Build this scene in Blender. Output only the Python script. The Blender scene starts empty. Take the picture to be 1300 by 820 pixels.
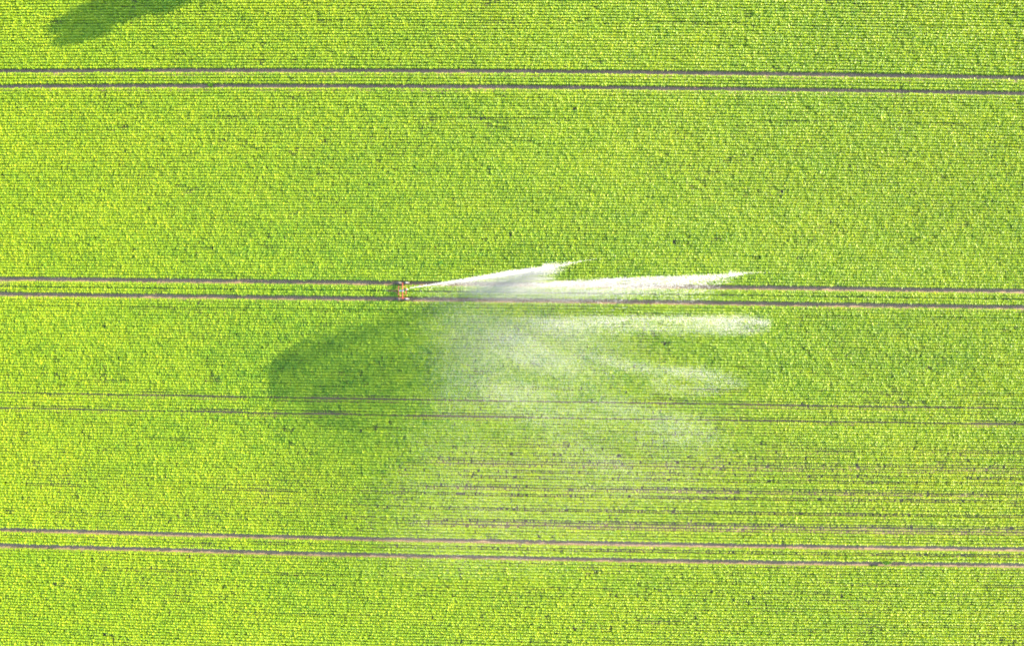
import bpy, bmesh, math, random
import numpy as np
from mathutils import Vector, Matrix

random.seed(7)
rng = np.random.default_rng(11)
R = math.radians
scene = bpy.context.scene
COL = scene.collection

# ------------------------------------------------------------------ measures
S = 8.0            # survey units per metre (plan of the field, 1300 x 820 units)
CAM_H = 108.0      # drone height
SUN_EL = R(13.0)
SHADOW_DIR = Vector((-0.9455, -0.3256))      # where shadows fall on the ground

def plan(u, v, h=0.0):
    """survey plan (u right, v down) -> metres on the ground, seen from the drone at height h"""
    k = (CAM_H - h) / CAM_H / S
    return (u - 650.0) * k, (410.0 - v) * k

def row_v(u, v):
    """the field's rows are very slightly bowed and fan out to the east"""
    t = (u - 650.0) / 650.0
    dl = 2.1 - 0.026 * v
    dr = 8.1 + 0.0019 * v
    return v + (dr - dl) / 2 * t + (dr + dl) / 2 * t * t

# ------------------------------------------------------------------ helpers
def link(o, parent=None):
    COL.objects.link(o)
    if parent is not None:
        o.parent = parent
    return o

def tag(o, label=None, cat=None, group=None, kind=None):
    if label: o['label'] = label
    if cat: o['category'] = cat
    if group: o['group'] = group
    if kind: o['kind'] = kind
    return o

def empty(name, loc, rz=0.0):
    o = bpy.data.objects.new(name, None)
    o.empty_display_size = 0.3
    o.location = loc
    o.rotation_euler = (0, 0, rz)
    return link(o)

def np_mesh(name, co, faces, mat, parent=None, attrs=None, mat2=None, idx=None):
    """co (N,3), faces (M,k) all of one size"""
    me = bpy.data.meshes.new(name)
    n, (m, k) = len(co), faces.shape
    me.vertices.add(n)
    me.vertices.foreach_set('co', np.ascontiguousarray(co, np.float32).ravel())
    me.loops.add(m * k)
    me.loops.foreach_set('vertex_index', np.ascontiguousarray(faces, np.int32).ravel())
    me.polygons.add(m)
    me.polygons.foreach_set('loop_start', np.arange(0, m * k, k, dtype=np.int32))
    me.update(calc_edges=True)
    if attrs:
        for an, arr in attrs.items():
            a = me.attributes.new(an, 'FLOAT', 'POINT')
            a.data.foreach_set('value', np.ascontiguousarray(arr, np.float32))
    me.materials.append(mat)
    if mat2 is not None:
        me.materials.append(mat2)
        me.polygons.foreach_set('material_index', np.ascontiguousarray(idx, np.int32))
    return link(bpy.data.objects.new(name, me), parent)

def bm_obj(name, bm, mat, parent=None, smooth=False, bevel=0.0):
    if bevel > 0:
        bmesh.ops.bevel(bm, geom=list(bm.edges), offset=bevel, segments=2, affect='EDGES', profile=0.6)
    bmesh.ops.recalc_face_normals(bm, faces=list(bm.faces))
    me = bpy.data.meshes.new(name)
    bm.to_mesh(me); bm.free()
    if smooth:
        for p in me.polygons: p.use_smooth = True
    me.materials.append(mat)
    return link(bpy.data.objects.new(name, me), parent)

def add_box(bm, c, s, rot=None):
    M = Matrix.Translation(c)
    if rot is not None: M = M @ rot.to_4x4()
    bmesh.ops.create_cube(bm, size=1.0, matrix=M @ Matrix.Diagonal((*s, 1)))

def add_tube(bm, pts, r, seg=10, r1=None):
    pts = [Vector(p) for p in pts]
    r1 = r if r1 is None else r1
    rings = []
    up = Vector((0, 0, 1))
    for i, p in enumerate(pts):
        d = (pts[min(i + 1, len(pts) - 1)] - pts[max(i - 1, 0)]).normalized()
        a = d.cross(up)
        if a.length < 1e-3: a = d.cross(Vector((1, 0, 0)))
        a.normalize(); b = d.cross(a).normalized()
        rr = r + (r1 - r) * i / max(1, len(pts) - 1)
        rings.append([bm.verts.new(p + a * rr * math.cos(2 * math.pi * k / seg) + b * rr * math.sin(2 * math.pi * k / seg)) for k in range(seg)])
    for A, B in zip(rings, rings[1:]):
        for k in range(seg):
            bm.faces.new((A[k], A[(k + 1) % seg], B[(k + 1) % seg], B[k]))
    bm.faces.new(rings[0]); bm.faces.new(rings[-1])

def add_lathe_y(bm, prof, c, seg=28):
    """profile (radius, y) turned about the y axis through c, closed"""
    rings = []
    for r, y in prof:
        rings.append([bm.verts.new((c[0] + r * math.cos(2 * math.pi * k / seg), c[1] + y, c[2] + r * math.sin(2 * math.pi * k / seg))) for k in range(seg)])
    for i in range(len(rings)):
        A, B = rings[i], rings[(i + 1) % len(rings)]
        for k in range(seg):
            bm.faces.new((A[k], A[(k + 1) % seg], B[(k + 1) % seg], B[k]))

def vnoise(x, y, sx, sy, seed):
    """smooth value noise 0..1"""
    g = np.random.default_rng(seed).random((256, 256))
    fx, fy = np.asarray(x) / sx + 1000.0, np.asarray(y) / sy + 1000.0
    ix, iy = np.floor(fx).astype(int), np.floor(fy).astype(int)
    tx, ty = fx - ix, fy - iy
    tx = tx * tx * (3 - 2 * tx); ty = ty * ty * (3 - 2 * ty)
    a = g[ix % 256, iy % 256]; b = g[(ix + 1) % 256, iy % 256]
    c = g[ix % 256, (iy + 1) % 256]; d = g[(ix + 1) % 256, (iy + 1) % 256]
    return (a * (1 - tx) + b * tx) * (1 - ty) + (c * (1 - tx) + d * tx) * ty

def sstep(a, b, x):
    t = np.clip((x - a) / (b - a), 0, 1)
    return t * t * (3 - 2 * t)

# ------------------------------------------------------------------ materials
def new_mat(name):
    m = bpy.data.materials.new(name); m.use_nodes = True
    nt = m.node_tree; nt.nodes.clear()
    out = nt.nodes.new('ShaderNodeOutputMaterial')
    return m, nt, out

def ramp(nt, src, stops):
    r = nt.nodes.new('ShaderNodeValToRGB')
    while len(r.color_ramp.elements) < len(stops): r.color_ramp.elements.new(0.5)
    for e, (p, c) in zip(r.color_ramp.elements, stops):
        e.position = p; e.color = (*c, 1)
    nt.links.new(src, r.inputs[0])
    return r.outputs[0]

def noise(nt, scale, detail=4, vec=None, rough=0.6):
    n = nt.nodes.new('ShaderNodeTexNoise')
    n.inputs['Scale'].default_value = scale; n.inputs['Detail'].default_value = detail
    n.inputs['Roughness'].default_value = rough
    if vec is not None: nt.links.new(vec, n.inputs['Vector'])
    return n.outputs[0]

def objco(nt):
    return nt.nodes.new('ShaderNodeTexCoord').outputs['Object']

def leaf_material(name, stops, translucency=0.42, gloss=0.05):
    m, nt, out = new_mat(name)
    at = nt.nodes.new('ShaderNodeAttribute'); at.attribute_name = 'tone'
    col = ramp(nt, at.outputs['Fac'], stops)
    d = nt.nodes.new('ShaderNodeBsdfDiffuse'); nt.links.new(col, d.inputs[0])
    t = nt.nodes.new('ShaderNodeBsdfTranslucent')
    mix = nt.nodes.new('ShaderNodeMix'); mix.data_type = 'RGBA'; mix.blend_type = 'MULTIPLY'
    mix.inputs[0].default_value = 1.0
    nt.links.new(col, mix.inputs[6]); mix.inputs[7].default_value = (1.25, 1.1, 0.55, 1)
    nt.links.new(mix.outputs[2], t.inputs[0])
    a = nt.nodes.new('ShaderNodeMixShader'); a.inputs[0].default_value = translucency
    nt.links.new(d.outputs[0], a.inputs[1]); nt.links.new(t.outputs[0], a.inputs[2])
    g = nt.nodes.new('ShaderNodeBsdfGlossy'); g.inputs['Roughness'].default_value = 0.45
    b = nt.nodes.new('ShaderNodeMixShader'); b.inputs[0].default_value = gloss
    nt.links.new(a.outputs[0], b.inputs[1]); nt.links.new(g.outputs[0], b.inputs[2])
    nt.links.new(b.outputs[0], out.inputs[0])
    return m

def soil_material(name, c0, c1, c2, lug=False):
    m, nt, out = new_mat(name)
    co = objco(nt)
    n1 = noise(nt, 0.35, 5, co); n2 = noise(nt, 9.0, 4, co)
    add = nt.nodes.new('ShaderNodeMath'); add.operation = 'MULTIPLY_ADD'
    add.inputs[1].default_value = 0.45; nt.links.new(n2, add.inputs[0])
    mm = nt.nodes.new('ShaderNodeMath'); mm.operation = 'MULTIPLY'; mm.inputs[1].default_value = 0.55
    nt.links.new(n1, mm.inputs[0]); nt.links.new(mm.outputs[0], add.inputs[2])
    col = ramp(nt, add.outputs[0], [(0.32, c0), (0.5, c1), (0.68, c2)])
    p = nt.nodes.new('ShaderNodeBsdfPrincipled'); p.inputs['Roughness'].default_value = 0.95
    nt.links.new(col, p.inputs['Base Color'])
    bp = nt.nodes.new('ShaderNodeBump'); bp.inputs['Distance'].default_value = 0.03; bp.inputs['Strength'].default_value = 0.6
    h = n2
    if lug:
        w = nt.nodes.new('ShaderNodeTexWave'); w.inputs['Scale'].default_value = 2.2
        w.inputs['Distortion'].default_value = 1.0
        nt.links.new(co, w.inputs['Vector'])
        ad = nt.nodes.new('ShaderNodeMath'); ad.operation = 'MULTIPLY_ADD'; ad.inputs[1].default_value = 0.5
        nt.links.new(w.outputs['Fac'], ad.inputs[0]); nt.links.new(n2, ad.inputs[2]); h = ad.outputs[0]
    nt.links.new(h, bp.inputs['Height']); nt.links.new(bp.outputs[0], p.inputs['Normal'])
    nt.links.new(p.outputs[0], out.inputs[0])
    return m

def paint(name, c0, c1, rough=0.5, metal=0.0, scale=6.0):
    m, nt, out = new_mat(name)
    col = ramp(nt, noise(nt, scale, 5, objco(nt)), [(0.35, c0), (0.65, c1)])
    p = nt.nodes.new('ShaderNodeBsdfPrincipled')
    p.inputs['Roughness'].default_value = rough; p.inputs['Metallic'].default_value = metal
    nt.links.new(col, p.inputs['Base Color']); nt.links.new(p.outputs[0], out.inputs[0])
    return m

def water_material(name, lo, hi):
    """broken water: tiny white scattering drops"""
    m, nt, out = new_mat(name)
    col = ramp(nt, noise(nt, 0.8, 3, objco(nt)), [(0.3, lo), (0.7, hi)])
    d = nt.nodes.new('ShaderNodeBsdfDiffuse'); nt.links.new(col, d.inputs[0])
    t = nt.nodes.new('ShaderNodeBsdfTranslucent'); nt.links.new(col, t.inputs[0])
    a = nt.nodes.new('ShaderNodeMixShader'); a.inputs[0].default_value = 0.5
    nt.links.new(d.outputs[0], a.inputs[1]); nt.links.new(t.outputs[0], a.inputs[2])
    g = nt.nodes.new('ShaderNodeBsdfGlossy'); g.inputs['Roughness'].default_value = 0.3
    b = nt.nodes.new('ShaderNodeMixShader'); b.inputs[0].default_value = 0.06
    nt.links.new(a.outputs[0], b.inputs[1]); nt.links.new(g.outputs[0], b.inputs[2])
    nt.links.new(b.outputs[0], out.inputs[0])
    return m

M_BEET = leaf_material('beet_leaf', [(0.0, (0.055, 0.165, 0.004)), (0.35, (0.186, 0.287, 0.005)),
                                     (0.65, (0.256, 0.334, 0.006)), (1.0, (0.322, 0.350, 0.009))], 0.5, 0.02)
M_WEED = leaf_material('weed_leaf', [(0.0, (0.03, 0.09, 0.005)), (1.0, (0.07, 0.16, 0.005))], 0.4, 0.01)
M_TREE = leaf_material('tree_leaf', [(0.0, (0.02, 0.05, 0.012)), (1.0, (0.07, 0.11, 0.02))], 0.25)
M_SOIL = soil_material('sandy_soil', (0.054, 0.038, 0.015), (0.076, 0.053, 0.022), (0.105, 0.074, 0.034))
M_TRACK = soil_material('driven_soil', (0.090, 0.052, 0.025), (0.122, 0.072, 0.037), (0.152, 0.094, 0.052), lug=True)
M_MEADOW = soil_material('meadow', (0.018, 0.040, 0.006), (0.028, 0.052, 0.008), (0.040, 0.060, 0.010))
M_RED = paint('orange_red_paint', (0.11, 0.014, 0.006), (0.15, 0.026, 0.008), 0.45)
M_BLACK = paint('black_cast_metal', (0.012, 0.012, 0.013), (0.03, 0.03, 0.03), 0.45)
M_RUBBER = paint('tyre_rubber', (0.018, 0.018, 0.018), (0.045, 0.04, 0.035), 0.9)
M_WHITE = paint('white_paint', (0.15, 0.15, 0.145), (0.20, 0.20, 0.19), 0.4)
M_STEEL = paint('galvanised_steel', (0.42, 0.43, 0.44), (0.56, 0.57, 0.58), 0.4, 0.6)
M_HOSE = paint('hose_plastic', (0.010, 0.010, 0.012), (0.03, 0.03, 0.032), 0.5, 0, 2.0)
M_BARK = paint('bark', (0.06, 0.045, 0.03), (0.14, 0.11, 0.08), 0.95)
M_WATER = water_material('jet_water', (.40, .41, .42), (.46, .46, .46))
M_MIST = water_material('mist_water', (.32, .325, .33), (.36, .36, .36))
M_CURTAIN = water_material('curtain_water', (.23, .235, .24), (.27, .27, .27))

# ------------------------------------------------------------------ ground
def sheet(name, x0, y0, x1, y1, z, mat, nx=1, ny=1):
    xs, ys = np.linspace(x0, x1, nx + 1), np.linspace(y0, y1, ny + 1)
    gx, gy = np.meshgrid(xs, ys)
    co = np.stack([gx.ravel(), gy.ravel(), np.full(gx.size, z)], 1)
    i = np.arange(nx)[None, :] + np.arange(ny)[:, None] * (nx + 1)
    i = i.ravel()
    f = np.stack([i, i + 1, i + nx + 2, i + nx + 1], 1)
    return np_mesh(name, co, f, mat)

tag(sheet('ground', -3000, -3000, 3000, 3000, -0.012, M_MEADOW, 8, 8), kind='structure')
tag(sheet('field_soil', -98, -68, 98, 68, -0.004, M_SOIL, 8, 8), kind='structure')

# wheel tracks: (dark side of the lane on the centre line, full bare or half overgrown)
LANES = [(91.4, 111.3, 1.0), (361.0, 381.3, 0.99), (508.8, 529.0, 0.55), (686.6, 707.0, 0.95)]
def track_ribbon(v, width):
    us = np.linspace(-130, 1430, 500)
    e0 = width * (0.5 + 0.09 * (vnoise(us, us * 0, 9, 1, 31 + int(v)) - .5))
    e1 = width * (0.5 + 0.09 * (vnoise(us, us * 0, 9, 1, 77 + int(v)) - .5))
    x, y = plan(us, row_v(us, v))
    co = np.concatenate([np.stack([x, y - e0, np.zeros_like(x)], 1), np.stack([x, y + e1, np.zeros_like(x)], 1)])
    i = np.arange(len(us) - 1); n = len(us)
    f = np.stack([i, i + 1, i + 1 + n, i + n], 1)
    return tag(np_mesh('track', co, f, M_TRACK), kind='structure')
for a, b, w in LANES:
    for v in (a, b):
        track_ribbon(v, 0.62 if w > .8 else 0.3)

# ------------------------------------------------------------------ rows of beet
ROW = 3.65
rows = []
def fill(v0, v1):
    n = max(1, round((v1 - v0) / ROW))
    rows.extend(list(np.linspace(v0, v1, n + 1)))
edges = []
for a, b, w in LANES:
    g = {1.0: 4.2, 0.99: 4.45, 0.55: 2.35, 0.95: 4.4}[w]
    edges.append((a - g, a + g * 1.09, b - g, b + g * 1.05))
fill(-112, edges[0][0])
for i, (e0, e1, e2, e3) in enumerate(edges):
    inner_rows = list(np.linspace(e1, e2, 5 if i == 2 else 4))
    if i == 1:                         # the hose runs between the two middle rows
        inner_rows[1] -= 0.5; inner_rows[2] += 0.5
    rows.extend(inner_rows)
    fill(e3, edges[i + 1][0] if i + 1 < len(edges) else 932)
rows = np.array(rows)
edge_rows = np.array([e for E in edges for e in E])
half_rows = np.array(edges[2])

P_u, P_v, P_s, P_t, P_h = [], [], [], [], []
for ri, v in enumerate(rows):
    core = -12 < v < 832
    step = 1.52 if core else 3.0
    us = np.arange(-112, 1412, step)
    if core:   # full density where it is looked at, coarser outside
        us = np.concatenate([np.arange(-112, -12, 3.0), np.arange(-12, 1312, 1.52), np.arange(1312, 1412, 3.0)])
    n = len(us)
    u = us + rng.normal(0, 0.34, n)
    vv = row_v(u, v) + rng.normal(0, 0.13, n) + 0.5 * (vnoise(u, u * 0 + ri * 7.3, 60, 1, 5) - .5)
    outer = (u < -12) | (u > 1312) | (not core)
    # vigour of the stand
    n1 = vnoise(u, v + 0 * u, 120, 70, 1); n2 = vnoise(u, v + 0 * u, 26, 16, 2); n3 = vnoise(u, v + 0 * u, 8, 5, 3)
    size = 0.93 + 0.16 * (n1 - .5) + 0.15 * (n2 - .5) + 0.20 * (n3 - .5) + rng.normal(0, 0.10, n)
    gap = vnoise(u, v + 0 * u, 9, 4.2, 4) * 0.6 + vnoise(u, v + 0 * u, 34, 20, 6) * 0.4
    size = np.where(gap > 0.82, size * 0.68, size)
    keep = rng.random(n) > 0.02 + 0.15 * (gap > 0.84)
    # thin stand in the south-east: some drills grew poorly
    weakzone = sstep(535, 600, v) * sstep(430, 640, u) * 0.75 + sstep(560, 640, v) * 0.22
    weakzone = weakzone * (1 - 0.75 * sstep(690, 722, v))
    drill = np.random.default_rng(900 + ri).random()
    patch = vnoise(u, u * 0 + ri * 3.1, 70, 1, 8)
    weak = weakzone * (0.18 + (0.72 if drill > 0.55 else 0.0) * (0.45 + patch))
    if np.min(np.abs(edge_rows - v)) < 0.05: weak = weak * 0.15
    size *= 1 - 0.55 * np.clip(weak, 0, 1)
    keep &= rng.random(n) > 0.25 * np.clip(weak, 0, 1)
    # faint dry lines elsewhere
    dline = (drill > 0.93) * 0.30 * sstep(0.45, 0.8, patch)
    size *= 1 - dline
    # lane side rows
    if np.min(np.abs(half_rows - v)) < 0.05:
        size *= 0.92 - 0.30 * sstep(0.45, 0.75, vnoise(u, u * 0 + v, 70, 1, 12))
    tone = 0.52 + 0.16 * (vnoise(u, v + 0 * u, 170, 90, 9) - .5) + 0.20 * (vnoise(u, v + 0 * u, 30, 12, 10) - .5) + rng.normal(0, 0.09, n)
    tone += 0.12 * weakzone
    tone -= 0.20 * np.exp(-((u - 560) / 330) ** 2 - ((v - 470) / 150) ** 2)     # broad greener, deeper-toned patch around the spray
    size = np.where(outer, size * 1.28, size)
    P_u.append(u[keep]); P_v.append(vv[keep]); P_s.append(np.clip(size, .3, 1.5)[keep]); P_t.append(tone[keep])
P_u, P_v, P_s, P_t = map(np.concatenate, (P_u, P_v, P_s, P_t))
# the gun cart stands in the lane: nothing grows through it, growth is only pushed aside
NP_ = len(P_u)
PX, PY = plan(P_u, P_v)

NL = 13
def beet(PX, PY, sz, tone, nl):
    """rosettes: long low outer leaves reaching into the furrow, broad flat upper leaves"""
    N = len(PX)
    k = np.arange(nl)[None, :]
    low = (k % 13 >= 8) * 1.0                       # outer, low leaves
    ang = k * 2.39996 + rng.uniform(0, 6.283, (N, 1)) + rng.normal(0, 0.25, (N, nl))
    s = sz[:, None] * rng.normal(1, 0.10, (N, nl))
    hs = (0.45 + 0.55 * sz[:, None]) * rng.normal(1, 0.05, (N, nl))
    inner = (k % 3 == 0) * (1 - low)
    rad = (0.22 - 0.075 * inner + 0.105 * low) * s
    h = (0.43 + 0.03 * inner - 0.10 * low) * hs * rng.normal(1, 0.05, (N, nl))
    wid = (0.090 - 0.008 * inner) * s * rng.normal(1, 0.10, (N, nl))
    ca, sa = np.cos(ang), np.sin(ang)
    def pt(r, z, w):
        return np.stack([PX[:, None] + (ca * r - sa * w) * 1.12, PY[:, None] + (sa * r + ca * w) * (0.80 + .15 * low), z], -1)
    tw = rng.normal(0, 0.12, (N, nl)) * wid
    droop = rng.uniform(-0.13, 0.02, (N, nl))
    base = pt(rad * 0.10, h * 0.78, 0 * wid)
    L = pt(rad * 0.60, h + tw + 0.010, wid)
    Rr = pt(rad * 0.60, h - tw + 0.010, -wid)
    tip = pt(rad * 1.08, h * (0.95 + droop), 0 * wid)
    co = np.stack([base, Rr, tip, L], 2).reshape(-1, 3)
    i = np.arange(N * nl) * 4
    f = np.concatenate([np.stack([i, i + 1, i + 2], 1), np.stack([i, i + 2, i + 3], 1)])
    tt = np.clip(tone[:, None] + rng.normal(0, 0.06, (N, nl)) + 0.05 * inner - 0.12 * low, 0, 1)  # low leaves coloured darker: furrow shade put into their tone
    return co, f, np.repeat(tt.ravel(), 4)

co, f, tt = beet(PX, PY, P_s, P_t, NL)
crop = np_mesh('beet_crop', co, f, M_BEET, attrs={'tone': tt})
tag(crop, 'dense bright green beet plants covering the whole field in drilled rows', 'crop', kind='stuff')
del co, f, tt

# weeds that stand in the bare wheel tracks
def weed(u, v, s, label):
    x, y = plan(u, v)
    root = empty('weed', (x, y, 0))
    tag(root, label, 'weed', 'weeds in the wheel tracks')
    m = 26
    co, f, tt = beet(rng.normal(0, 0.16 * s, m), rng.normal(0, 0.10 * s, m), np.full(m, 1.15 * s), np.full(m, 0.4), 8)
    np_mesh('foliage', co, f, M_WEED, root, {'tone': tt})
    bm = bmesh.new()
    for _ in range(5):
        a = random.uniform(0, 6.28)
        add_tube(bm, [(0.1 * math.cos(a) * s, 0.07 * math.sin(a) * s, -0.004), (0.16 * math.cos(a) * s, 0.12 * math.sin(a) * s, 0.3 * s)], 0.012, 6, 0.006)
    bm_obj('stem', bm, M_WEED, root)
weed(268.5, 109.6, 0.8, 'small dark green weed in the lower track of the upper lane')
weed(1123.5, 713.0, 1.1, 'bushy green weed below the lower track of the bottom lane')
weed(181, 89.0, 0.8, 'low dark weed on the edge of the topmost track')

# ------------------------------------------------------------------ gun cart
CU, CV = 512.0, row_v(512.0, 371.15)
CX, CY = plan(CU, CV)
cart = empty('irrigation_cart', (CX, CY, 0))
tag(cart, 'small orange red wheeled cart carrying the water gun in the middle lane', 'irrigation cart')
TR = (381.3 - 361.0) / S / 2           # half the track gauge
bm = bmesh.new()
add_box(bm, (0, 0, 0.78), (0.12, 2 * TR - 0.1, 0.12))
add_box(bm, (-0.62, 0, 0.74), (0.10, 1.5, 0.10))
for sy in (-1, 1):
    add_tube(bm, [(-1.15, sy * 0.10, 0.55), (-0.62, sy * 0.55, 0.74), (0.0, sy * 0.72, 0.84), (0.55, sy * 0.50, 0.80)], 0.04)
    add_tube(bm, [(0.0, sy * 0.72, 0.84), (0.08, sy * 0.14, 1.35)], 0.045)
add_box(bm, (0.55, 0, 0.80), (0.10, 1.1, 0.10))
bm_obj('frame', bm, M_RED, cart)
for sy in (-1, 1):
    bm = bmesh.new()
    add_tube(bm, [(0, sy * (TR - 0.06), 0.78), (0.05, sy * (TR - 0.05), 0.42)], 0.06)
    add_tube(bm, [(-0.72, sy * (TR - 0.16), 0.44), (0.72, sy * (TR - 0.16), 0.44)], 0.055)
    bm_obj('side_beam', bm, M_RED, cart)
    for wx in (-0.62, 0.62):
        w = bpy.data.objects.new('wheel', None); w.empty_display_size = .2
        w.location = (wx, sy * TR, 0.40); link(w, cart)
        bm = bmesh.new()
        add_lathe_y(bm, [(0.23, -0.10), (0.33, -0.115), (0.385, -0.085), (0.40, 0), (0.385, 0.085), (0.33, 0.115), (0.23, 0.10)], (0, 0, 0))
        for k in range(18):
            a = 2 * math.pi * k / 18
            add_box(bm, (0.395 * math.cos(a), 0.045 * (1 if k % 2 else -1), 0.395 * math.sin(a)), (0.035, 0.10, 0.03), Matrix.Rotation(-a, 3, 'Y'))
        bm_obj('tyre', bm, M_RUBBER, w)
        bm = bmesh.new()
        add_lathe_y(bm, [(0.03, -0.06), (0.225, -0.09), (0.225, 0.09), (0.03, 0.06)], (0, 0, 0))
        bm_obj('rim', bm, M_RED, w)
    bm = bmesh.new()                       # arched white guard over the front wheel
    seg = 9
    for k in range(seg):
        a = R(70 + 40 * k / (seg - 1))
        add_box(bm, (0.62 + 0.47 * math.cos(a), sy * TR, 0.40 + 0.47 * math.sin(a)), (0.02, 0.13, 0.05), Matrix.Rotation(-a, 3, 'Y'))
    bm_obj('wheel_guard', bm, M_WHITE, cart)
bm = bmesh.new()
add_tube(bm, [(-0.62, 0, 0.62), (-0.30, 0, 0.58), (0.0, 0, 0.66), (0.10, 0, 0.95), (0.10, 0, 1.72)], 0.075, 12)
add_tube(bm, [(0.10, 0, 1.18), (0.10, 0, 1.24)], 0.15, 14)
bm_obj('riser_pipe', bm, M_STEEL, cart)
bm = bmesh.new()
add_tube(bm, [(-1.15, 0, 0.55), (-1.75, 0, 0.42), (-2.05, 0, 0.30)], 0.07, 10)
add_tube(bm, [(-2.05, 0, 0.27), (-2.05, 0, 0.44)], 0.09, 10)
bm_obj('drawbar', bm, M_RED, cart)
AZ = R(9.0); EL = R(31)
dv = Vector((math.cos(AZ) * math.cos(EL), math.sin(AZ) * math.cos(EL), math.sin(EL)))
hub = Vector((0.10, 0, 1.78))
bm = bmesh.new()
add_tube(bm, [hub - Vector((0, 0, 0.12)), hub + Vector((0, 0, 0.06))], 0.12, 14)
add_tube(bm, [hub, hub + dv * 0.25, hub + dv * 0.95], 0.085, 12, 0.055)
gb = bm_obj('gun_barrel', bm, M_BLACK, cart)
bm = bmesh.new()
add_tube(bm, [hub + dv * 0.93, hub + dv * 1.12], 0.075, 12, 0.03)
bm_obj('nozzle', bm, M_STEEL, gb)
bm = bmesh.new()
sd = Vector((-math.sin(AZ), math.cos(AZ), 0))
add_tube(bm, [hub + sd * 0.12 - dv * 0.45, hub + sd * 0.12 + dv * 0.55, hub + dv * 1.02 + sd * 0.10], 0.022, 8)
add_box(bm, hub + sd * 0.12 - dv * 0.50, (0.22, 0.14, 0.12))
bm_obj('drive_arm', bm, M_BLACK, cart)

# feed hose lying in the lane, dragged to the reel beyond the picture
us = np.linspace(490.5, -128, 240)
cu = bmesh.new()
pts = []
for i, u in enumerate(us):
    v = row_v(u, 371.15) - 2.0 * math.exp(-((u - 470) / 60) ** 2) * 0 + 0.5 * math.sin(u / 47.0)
    x, y = plan(u, v)
    pts.append((x, y, 0.062 if i > 5 else 0.062 + 0.27 * (1 - i / 5.0)))
pts[0] = (CX - 2.05, CY, 0.33)
add_tube(cu, pts, 0.062, 8)
tag(bm_obj('feed_hose', cu, M_HOSE, None, smooth=True),
    'long black water hose lying between the rows behind the orange cart', 'hose')

# ------------------------------------------------------------------ water
def drops(name, u, v, h, L, w, az, el, label, cat, kind, group=None, mat2=None, idx=None):
    """spindle shaped drops: plan place, height, length, thickness, heading"""
    n = len(u)
    x, y = plan(u, v, h)
    c = np.stack([x, y, h], 1)
    d = np.stack([np.cos(az) * np.cos(el), np.sin(az) * np.cos(el), np.sin(el)], 1)
    a = np.cross(d, np.array([[0.13, 0.21, 0.97]])); a /= np.linalg.norm(a, axis=1, keepdims=True)
    b = np.cross(d, a)
    ph = rng.uniform(0, 6.28, n)
    ring = []
    for k in range(3):
        t = ph + k * 2.0944
        ring.append(c - d * (L * 0.22)[:, None] + (a * np.cos(t)[:, None] + b * np.sin(t)[:, None]) * (w * 0.58)[:, None])
    tip = c + d * (L * 0.62)[:, None]
    tail = c - d * (L * 0.38)[:, None]
    co = np.stack(ring + [tip, tail], 1).reshape(-1, 3)
    i = np.arange(n) * 5
    fs = []
    for k in range(3):
        k2 = (k + 1) % 3
        fs.append(np.stack([i + k, i + k2, i + 3], 1)); fs.append(np.stack([i + k2, i + k, i + 4], 1))
    o = np_mesh(name, co, np.concatenate(fs), M_WATER if name == 'water_jet' else M_MIST,
                mat2=mat2, idx=None if idx is None else np.tile(idx, 6))
    return tag(o, label, cat, group, kind)

def height_of(d):
    """height of the stream d metres from the nozzle"""
    d = np.asarray(d, float)
    up = 1.9 + 0.62 * d - 0.0092 * d * d
    fall = np.clip((d - 30) / 24.5, 0, 1)
    return np.maximum(np.where(d < 30, up, 12.2 - 11.6 * fall ** 1.7), 0.3)

GU, GV = 512.0 + 8.5, 365.6
def dist(u, v):
    return np.hypot(u - GU, v - GV) / S

def jet(parts, label, az, tilt):
    """parts: list of (u, v, h) arrays gathered into one jet"""
    U, V, H_ = (np.concatenate([q[j] for q in parts]) for j in range(3))
    n = len(U); d = dist(U, V)
    fine = 0.35 + 0.65 * sstep(0, 9, d)
    L = rng.uniform(0.10, 0.30, n) * fine; w = rng.uniform(0.011, 0.022, n) * (0.5 + .5 * fine)
    return drops('water_jet', U, V, np.maximum(H_, .35), L, w, az + rng.normal(0, .06, n), tilt - d * R(0.6) + rng.normal(0, .06, n),
                 label, 'water jet', 'thing', 'jets of water from the gun')

def streaks(n, heads, upper, length, slope, perdrop, width, depth_fn, drop_h):
    """threads of water: each head sits near the upper edge, its tail trails back and down"""
    out = []
    for hu in heads:
        hv = upper(hu) + depth_fn(hu)
        ln = length(hu)
        m = int(perdrop * ln)
        t = rng.beta(1.0, 1.5, m)
        sl = slope * rng.uniform(0.6, 1.5)
        u = hu - t * ln + rng.normal(0, 0.4, m)
        v = hv + t * ln * sl + rng.normal(0, 1, m) * width * (0.35 + 1.1 * t) + rng.exponential(1, m) * width * .5 * t
        out.append((u, v, height_of(dist(u, v)) - rng.random(m) ** 2 * drop_h))
    return tuple(np.concatenate([o[j] for o in out]) for j in range(3))

def up1(u):
    s = np.clip((u - GU) / (708 - GU), 0, 1.1)
    return GV + (335.8 - GV) * (0.94 * s + 0.06 * s * s)

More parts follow.
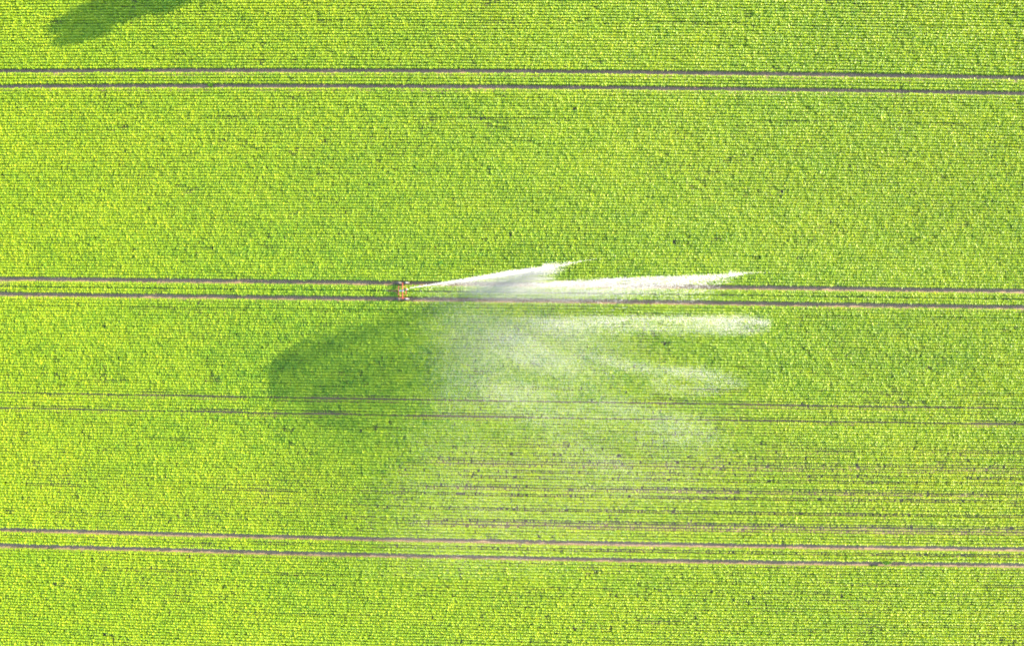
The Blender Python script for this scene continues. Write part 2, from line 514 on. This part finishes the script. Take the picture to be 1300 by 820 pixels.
def fresh_jet():
    P = []
    # solid core
    n = 5000
    s = rng.random(n)
    u = GU + (655 - GU) * s
    off = rng.normal(0, 0.30 + 0.75 * s, n) + 0.5 * s
    P.append((u, up1(u) + off, height_of(dist(u, up1(u))) - np.abs(rng.normal(0, .2, n))))
    # threads splitting off the core
    hd = np.concatenate([rng.uniform(575, 704, 66), rng.uniform(640, 704, 46)])
    P.append(streaks(0, hd, up1, lambda h: rng.uniform(22, 70), 0.155, 1.2, 0.8,
                     lambda h: rng.exponential(1.0) * (h - GU) / 190 * 2.7, 2.5))
    # spray flying ahead of the tip
    m = 700; q = rng.exponential(0.38, m)
    u2 = 688 + 40 * q; v2 = up1(np.minimum(u2, 708)) - np.maximum(0, u2 - 708) * .16 + .8 + rng.normal(0, 1, m) * np.clip(2.4 - 1.6 * q, .5, 3)
    P.append((u2, v2, height_of(dist(u2, v2)) - np.abs(rng.normal(0, .5, m))))
    jet(P, 'narrow bright white jet of water leaving the gun on the orange cart', R(8.5), R(20))
fresh_jet()

def up2(u):
    return np.interp(u, [580, 640, 700, 780, 850, 900, 925, 945, 962], [363, 360.5, 357.0, 352.6, 349.6, 348.0, 347.3, 346.6, 345.3])

def far_jet():
    P = []
    hd = np.concatenate([rng.uniform(640, 800, 100), rng.triangular(740, 900, 948, 190), rng.triangular(860, 935, 950, 55)])
    P.append(streaks(0, hd, up2, lambda h: rng.uniform(26, 85), 0.13, 0.44, 1.25,
                     lambda h: rng.exponential(1.0) * float(np.interp(h, [660, 800, 880, 925, 948], [2.0, 6.0, 8.0, 6.0, .8])), 2.5))
    m = 500; q = rng.exponential(0.35, m)
    u2 = 925 + 36 * q; P.append((u2, up2(u2) + .6 + rng.normal(0, 1, m) * np.clip(1.7 - 1.3 * q, .3, 2), np.full(m, 1.5)))
    jet(P, 'wide feathered white water jet along the upper track of the middle lane', R(6), R(18))
far_jet()

def poly(us, pts):
    pts = np.array(pts, float)
    return [np.interp(us, pts[:, 0], pts[:, j]) for j in range(1, pts.shape[1])]

def plume(name, n, u0, u1, prof, slant, seeds, noise_sc, label, cat, kind, group, hfun, size=(0.05, 0.15, 0.010, 0.019), contrast=1.2, floor=0.1):
    """prof: u, upper edge v, soft above, depth below, weight"""
    u = rng.uniform(u0, u1, n)
    top, soft, depth, wt = poly(u, prof)
    q = rng.beta(1.25, 2.0, n)
    off = q * depth - np.abs(rng.normal(0, 1, n)) * soft
    uu = u - off * slant
    # streaks along the slant
    a = (u * 1.0) * 0.10; b = off
    ns = 0.6 * vnoise(a, b, noise_sc[0] * 0.10, noise_sc[1], seeds) + 0.4 * vnoise(a, b, noise_sc[0] * 0.03, noise_sc[1] * 0.5, seeds + 1)
    k = rng.random(n) < wt * np.clip(floor + contrast * (ns - 0.28) * 1.6, 0, 1.0)
    U, V = uu[k], (top + off)[k]
    h = hfun(U, V)
    m = len(U)
    L = rng.uniform(size[0], size[1], m); w = rng.uniform(size[2], size[3], m)
    return drops(name, U, V, h, L, w, R(14) + rng.normal(0, .5, m), R(9) + rng.normal(0, .3, m), label, cat, kind, group)

plume('spray_plume', 58000, 640, 980,
      [(640, 402, 3, 34, .05), (700, 402, 3, 28, .24), (760, 403, 3, 26, .40), (840, 404, 4, 26, .5), (900, 404, 4, 26, .65),
       (935, 405, 4, 25, .85), (958, 406, 4, 24, .85), (972, 408, 4, 19, .6), (982, 411, 3, 11, .15)],
      0.3, 61, (70, 7), 'long white plume of falling spray with a dense rounded end', 'spray plume', 'thing', 'plumes of falling spray',
      lambda U, V: np.clip(height_of(dist(U, V)) * .62 + rng.normal(0, 1.0, len(U)), .5, 11), contrast=0.9, floor=0.45)

plume('spray_plume', 60000, 590, 950,
      [(590, 416, 6, 36, .10), (640, 424, 6, 44, .34), (700, 440, 6, 44, .40), (760, 455, 6, 40, .28), (830, 467, 6, 38, .50),
       (890, 471, 5, 38, .55), (925, 478, 5, 28, .35), (950, 485, 4, 14, .08)],
      0.2, 71, (80, 16), 'thin veil like plume of spray above the overgrown lane', 'spray plume', 'thing', 'plumes of falling spray',
      lambda U, V: np.clip(height_of(dist(U, V)) * .66 + rng.normal(0, 1.0, len(U)), .5, 11), contrast=1.3, floor=0.2)

plume('spray_plume', 55000, 560, 930,
      [(560, 470, 10, 60, .12), (640, 492, 8, 50, .40), (720, 500, 8, 50, .42), (800, 520, 8, 52, .36), (870, 526, 8, 54, .48),
       (905, 535, 6, 40, .34), (930, 545, 4, 20, .05)],
      0.2, 81, (80, 20), 'faint ragged plume of spray drifting across the overgrown lane', 'spray plume', 'thing', 'plumes of falling spray',
      lambda U, V: np.clip(height_of(dist(U, V)) * .5 + rng.normal(0, 1.0, len(U)), .4, 9), contrast=1.3, floor=0.15)

# fine mist everywhere down wind of the gun
def mist():
    n = 2400000
    u = rng.uniform(440, 1010, n); v = rng.uniform(352, 735, n)
    g = lambda cu, cv, su, sv: np.exp(-((u - cu) / su) ** 2 - ((v - cv) / sv) ** 2)
    left = 524 - 0.0 * v - np.maximum(0, v - 450) * 0.36
    edge = sstep(-24, 62, u - left + 26 * (vnoise(v, v * 0, 34, 1, 91) - .5))
    fan = GV - 0 + 0 * u
    D = 0.30 * g(615, 372, 95, 14) * 1.5 + 0.26 * g(760, 374, 130, 10)
    D += 0.30 * g(600, 418, 110, 60) + 0.20 * g(690, 450, 110, 50)
    D += 0.12 * g(570, 510, 80, 90) + 0.17 * g(690, 530, 140, 60) + 0.14 * g(780, 600, 110, 50)
    D += 0.10 * g(580, 630, 120, 80) + 0.09 * g(650, 680, 170, 50) + 0.08 * g(860, 570, 70, 60)
    D *= edge * 0.85
    D *= sstep(1.0, 7.0, v - (GV - (u - GU) * 0.155))       # the stream itself bounds it to the north
    ra, rb = u * .88 + v * .48, v * .88 - u * .48
    billow = 0.55 * vnoise(ra, rb, 120, 24, 93) + 0.3 * vnoise(ra, rb, 50, 11, 94) + 0.15 * vnoise(u, v, 9, 6, 95)
    D *= np.clip(0.45 + 1.4 * (billow - 0.22), 0, 2)
    k = rng.random(n) < D
    u, v = u[k], v[k]; m = len(u)
    h = np.clip((rng.beta(2.2, 1.2, m)) * height_of(dist(u, 365.6)) * 1.02, .4, 11.0)
    n_mist = m
    # rain curtains hanging below the two fresh jets
    for upper, n3, lo_, mode, hi_, depth in ((up1, 175000, 578, 700, 742, lambda q: (378 - up1(q))),
                                             (up2, 120000, 585, 720, 915, lambda q: np.interp(q, [585, 700, 800, 915], [20, 29, 26, 14]))):
        u3 = rng.triangular(lo_, mode, hi_, n3)
        v3 = upper(u3) + 1.5 + rng.beta(1.1, 1.9, n3) * depth(u3)
        h3 = height_of(dist(u3, v3)) * (1 - rng.random(n3) ** 2.0 * .92)
        lane = vnoise(u3 + 6 * (v3 - 360), v3, 40, 3.0, 47)
        k = rng.random(n3) < (0.35 + 1.0 * (lane - .2)) * np.clip((hi_ - 12 - u3 - 1.3 * (v3 - upper(u3))) / 40, 0, 1)
        u, v, h = np.concatenate([u, u3[k]]), np.concatenate([v, v3[k]]), np.concatenate([h, h3[k]])
    n4 = 85000                          # older curtain blown south, added to carry the spray's shadow further down
    u4 = rng.normal(650, 62, n4); v4 = 402 + rng.beta(1.1, 1.6, n4) * 75 + (u4 - 650) * .06
    k = (rng.random(n4) < sstep(540, 600, u4) * (.25 + 1.1 * (vnoise(u4 * .88 + v4 * .48, v4 * .88 - u4 * .48, 90, 16, 96) - .15)))
    u4, v4 = u4[k], v4[k]
    h4 = (.86 - .004 * np.clip(v4 - 430, 0, 60)) * height_of(dist(u4, 365.6)) * (1 - rng.random(len(u4)) ** 2.2 * .7)
    u, v, h = np.concatenate([u, u4]), np.concatenate([v, v4]), np.concatenate([h, h4])
    m = len(u)
    L = rng.uniform(0.04, 0.12, m); w = rng.uniform(0.008, 0.017, m)
    drops('mist', u, v, h, L, w, rng.uniform(0, 6.28, m), rng.normal(0, .6, m),
          'fine pale water mist drifting over the crop below the jets', 'mist', 'stuff',
          mat2=M_CURTAIN, idx=(np.arange(m) >= n_mist).astype(int))
mist()

# ------------------------------------------------------------------ tree beyond the field's edge, its shadow reaches in
ratio = 1 / math.tan(SUN_EL)
def tree(tx, ty, H, label):
    root = empty('field_tree', (tx, ty, 0))
    tag(root, label, 'tree')
    bm = bmesh.new()
    add_tube(bm, [(0, 0, -0.1), (0.05, 0, H * .25), (-0.05, 0.08, H * .5), (0, 0.05, H * .85)], 0.26, 12, 0.05)
    clumps = []
    for i in range(44):
        z = H * random.uniform(0.26, 0.97)
        f_ = (z / H - .26) / .71
        rr = H * 0.42 * math.sqrt(max(0.05, math.sin(math.pi * min(1, f_ * .82 + .12)))) * random.uniform(0.25, 1.0)
        a = random.uniform(0, 6.283)
        c = Vector((rr * math.cos(a), rr * math.sin(a), z))
        clumps.append((c, H * random.uniform(0.075, 0.125)))
        if i % 3 == 0:
            add_tube(bm, [(0, 0.03, max(1.2, z - rr * .9)), c * 0.55 + Vector((0, 0, z * .42)), c], 0.08, 7, 0.02)
    bm_obj('trunk', bm, M_BARK, root)
    cs, per = [], 700
    for c, r in clumps:
        d = rng.normal(0, 1, (per, 3)); d /= np.linalg.norm(d, axis=1, keepdims=True)
        cs.append(np.array(c)[None] + d * r * (rng.random((per, 1)) ** .4) * np.array([[1.15, 1.15, .85]]))
    c = np.concatenate(cs); n = len(c)
    a = rng.normal(0, 1, (n, 3)); a /= np.linalg.norm(a, axis=1, keepdims=True)
    b = np.cross(a, rng.normal(0, 1, (n, 3))); b /= np.linalg.norm(b, axis=1, keepdims=True)
    la, lb = rng.uniform(.07, .13, (n, 1)), rng.uniform(.045, .075, (n, 1))
    co = np.stack([c - a * la, c + b * lb, c + a * la, c - b * lb], 1).reshape(-1, 3)
    f = (np.arange(n) * 4)[:, None] + np.arange(4)[None]
    np_mesh('crown', co, f, M_TREE, root, {'tone': np.repeat(rng.random(n), 4)})
H_T = 8.6
tipx, tipy = plan(66, 47)
base = Vector((tipx, tipy)) - SHADOW_DIR * (H_T * ratio)
tree(base.x, base.y, H_T, 'leafy green tree beyond the top edge casting the dark shadow')

# ------------------------------------------------------------------ light
w = bpy.data.worlds.new('World'); scene.world = w; w.use_nodes = True
nt = w.node_tree
bg = nt.nodes['Background']
sky = nt.nodes.new('ShaderNodeTexSky'); sky.sky_type = 'NISHITA'; sky.sun_disc = False
to_sun = Vector((-SHADOW_DIR.x * math.cos(SUN_EL), -SHADOW_DIR.y * math.cos(SUN_EL), math.sin(SUN_EL))).normalized()
sky.sun_elevation = SUN_EL
sky.sun_rotation = math.atan2(to_sun.x, to_sun.y)
sky.dust_density = 0.6; sky.air_density = 1.0; sky.ozone_density = 1.5
nt.links.new(sky.outputs[0], bg.inputs[0]); bg.inputs[1].default_value = 0.125
sl = bpy.data.lights.new('sun', 'SUN'); sl.energy = 5.0; sl.angle = R(0.5); sl.color = (1.0, 0.89, 0.66)
so = link(bpy.data.objects.new('sun', sl))
so.rotation_euler = to_sun.to_track_quat('Z', 'Y').to_euler()
so.location = (40, 20, 60)

# ------------------------------------------------------------------ camera
cam = bpy.data.cameras.new('camera'); cam.sensor_width = 36.0
cam.lens = 18.0 * CAM_H / (650.0 / S); cam.clip_end = 6000; cam.clip_start = 1.0
cob = link(bpy.data.objects.new('camera', cam)); cob.location = (0, 0, CAM_H); cob.rotation_euler = (0, 0, 0)
scene.camera = cob

scene.view_settings.view_transform = 'Standard'
scene.view_settings.look = 'None'
scene.view_settings.exposure = 4.0
scene.view_settings.gamma = 1.0
scene.view_settings.use_curve_mapping = False
scene.cycles.max_bounces = 6; scene.cycles.diffuse_bounces = 3; scene.cycles.transmission_bounces = 4
scene.cycles.use_adaptive_sampling = False
scene.cycles.use_denoising = True
scene.cycles.filter_width = 1.8
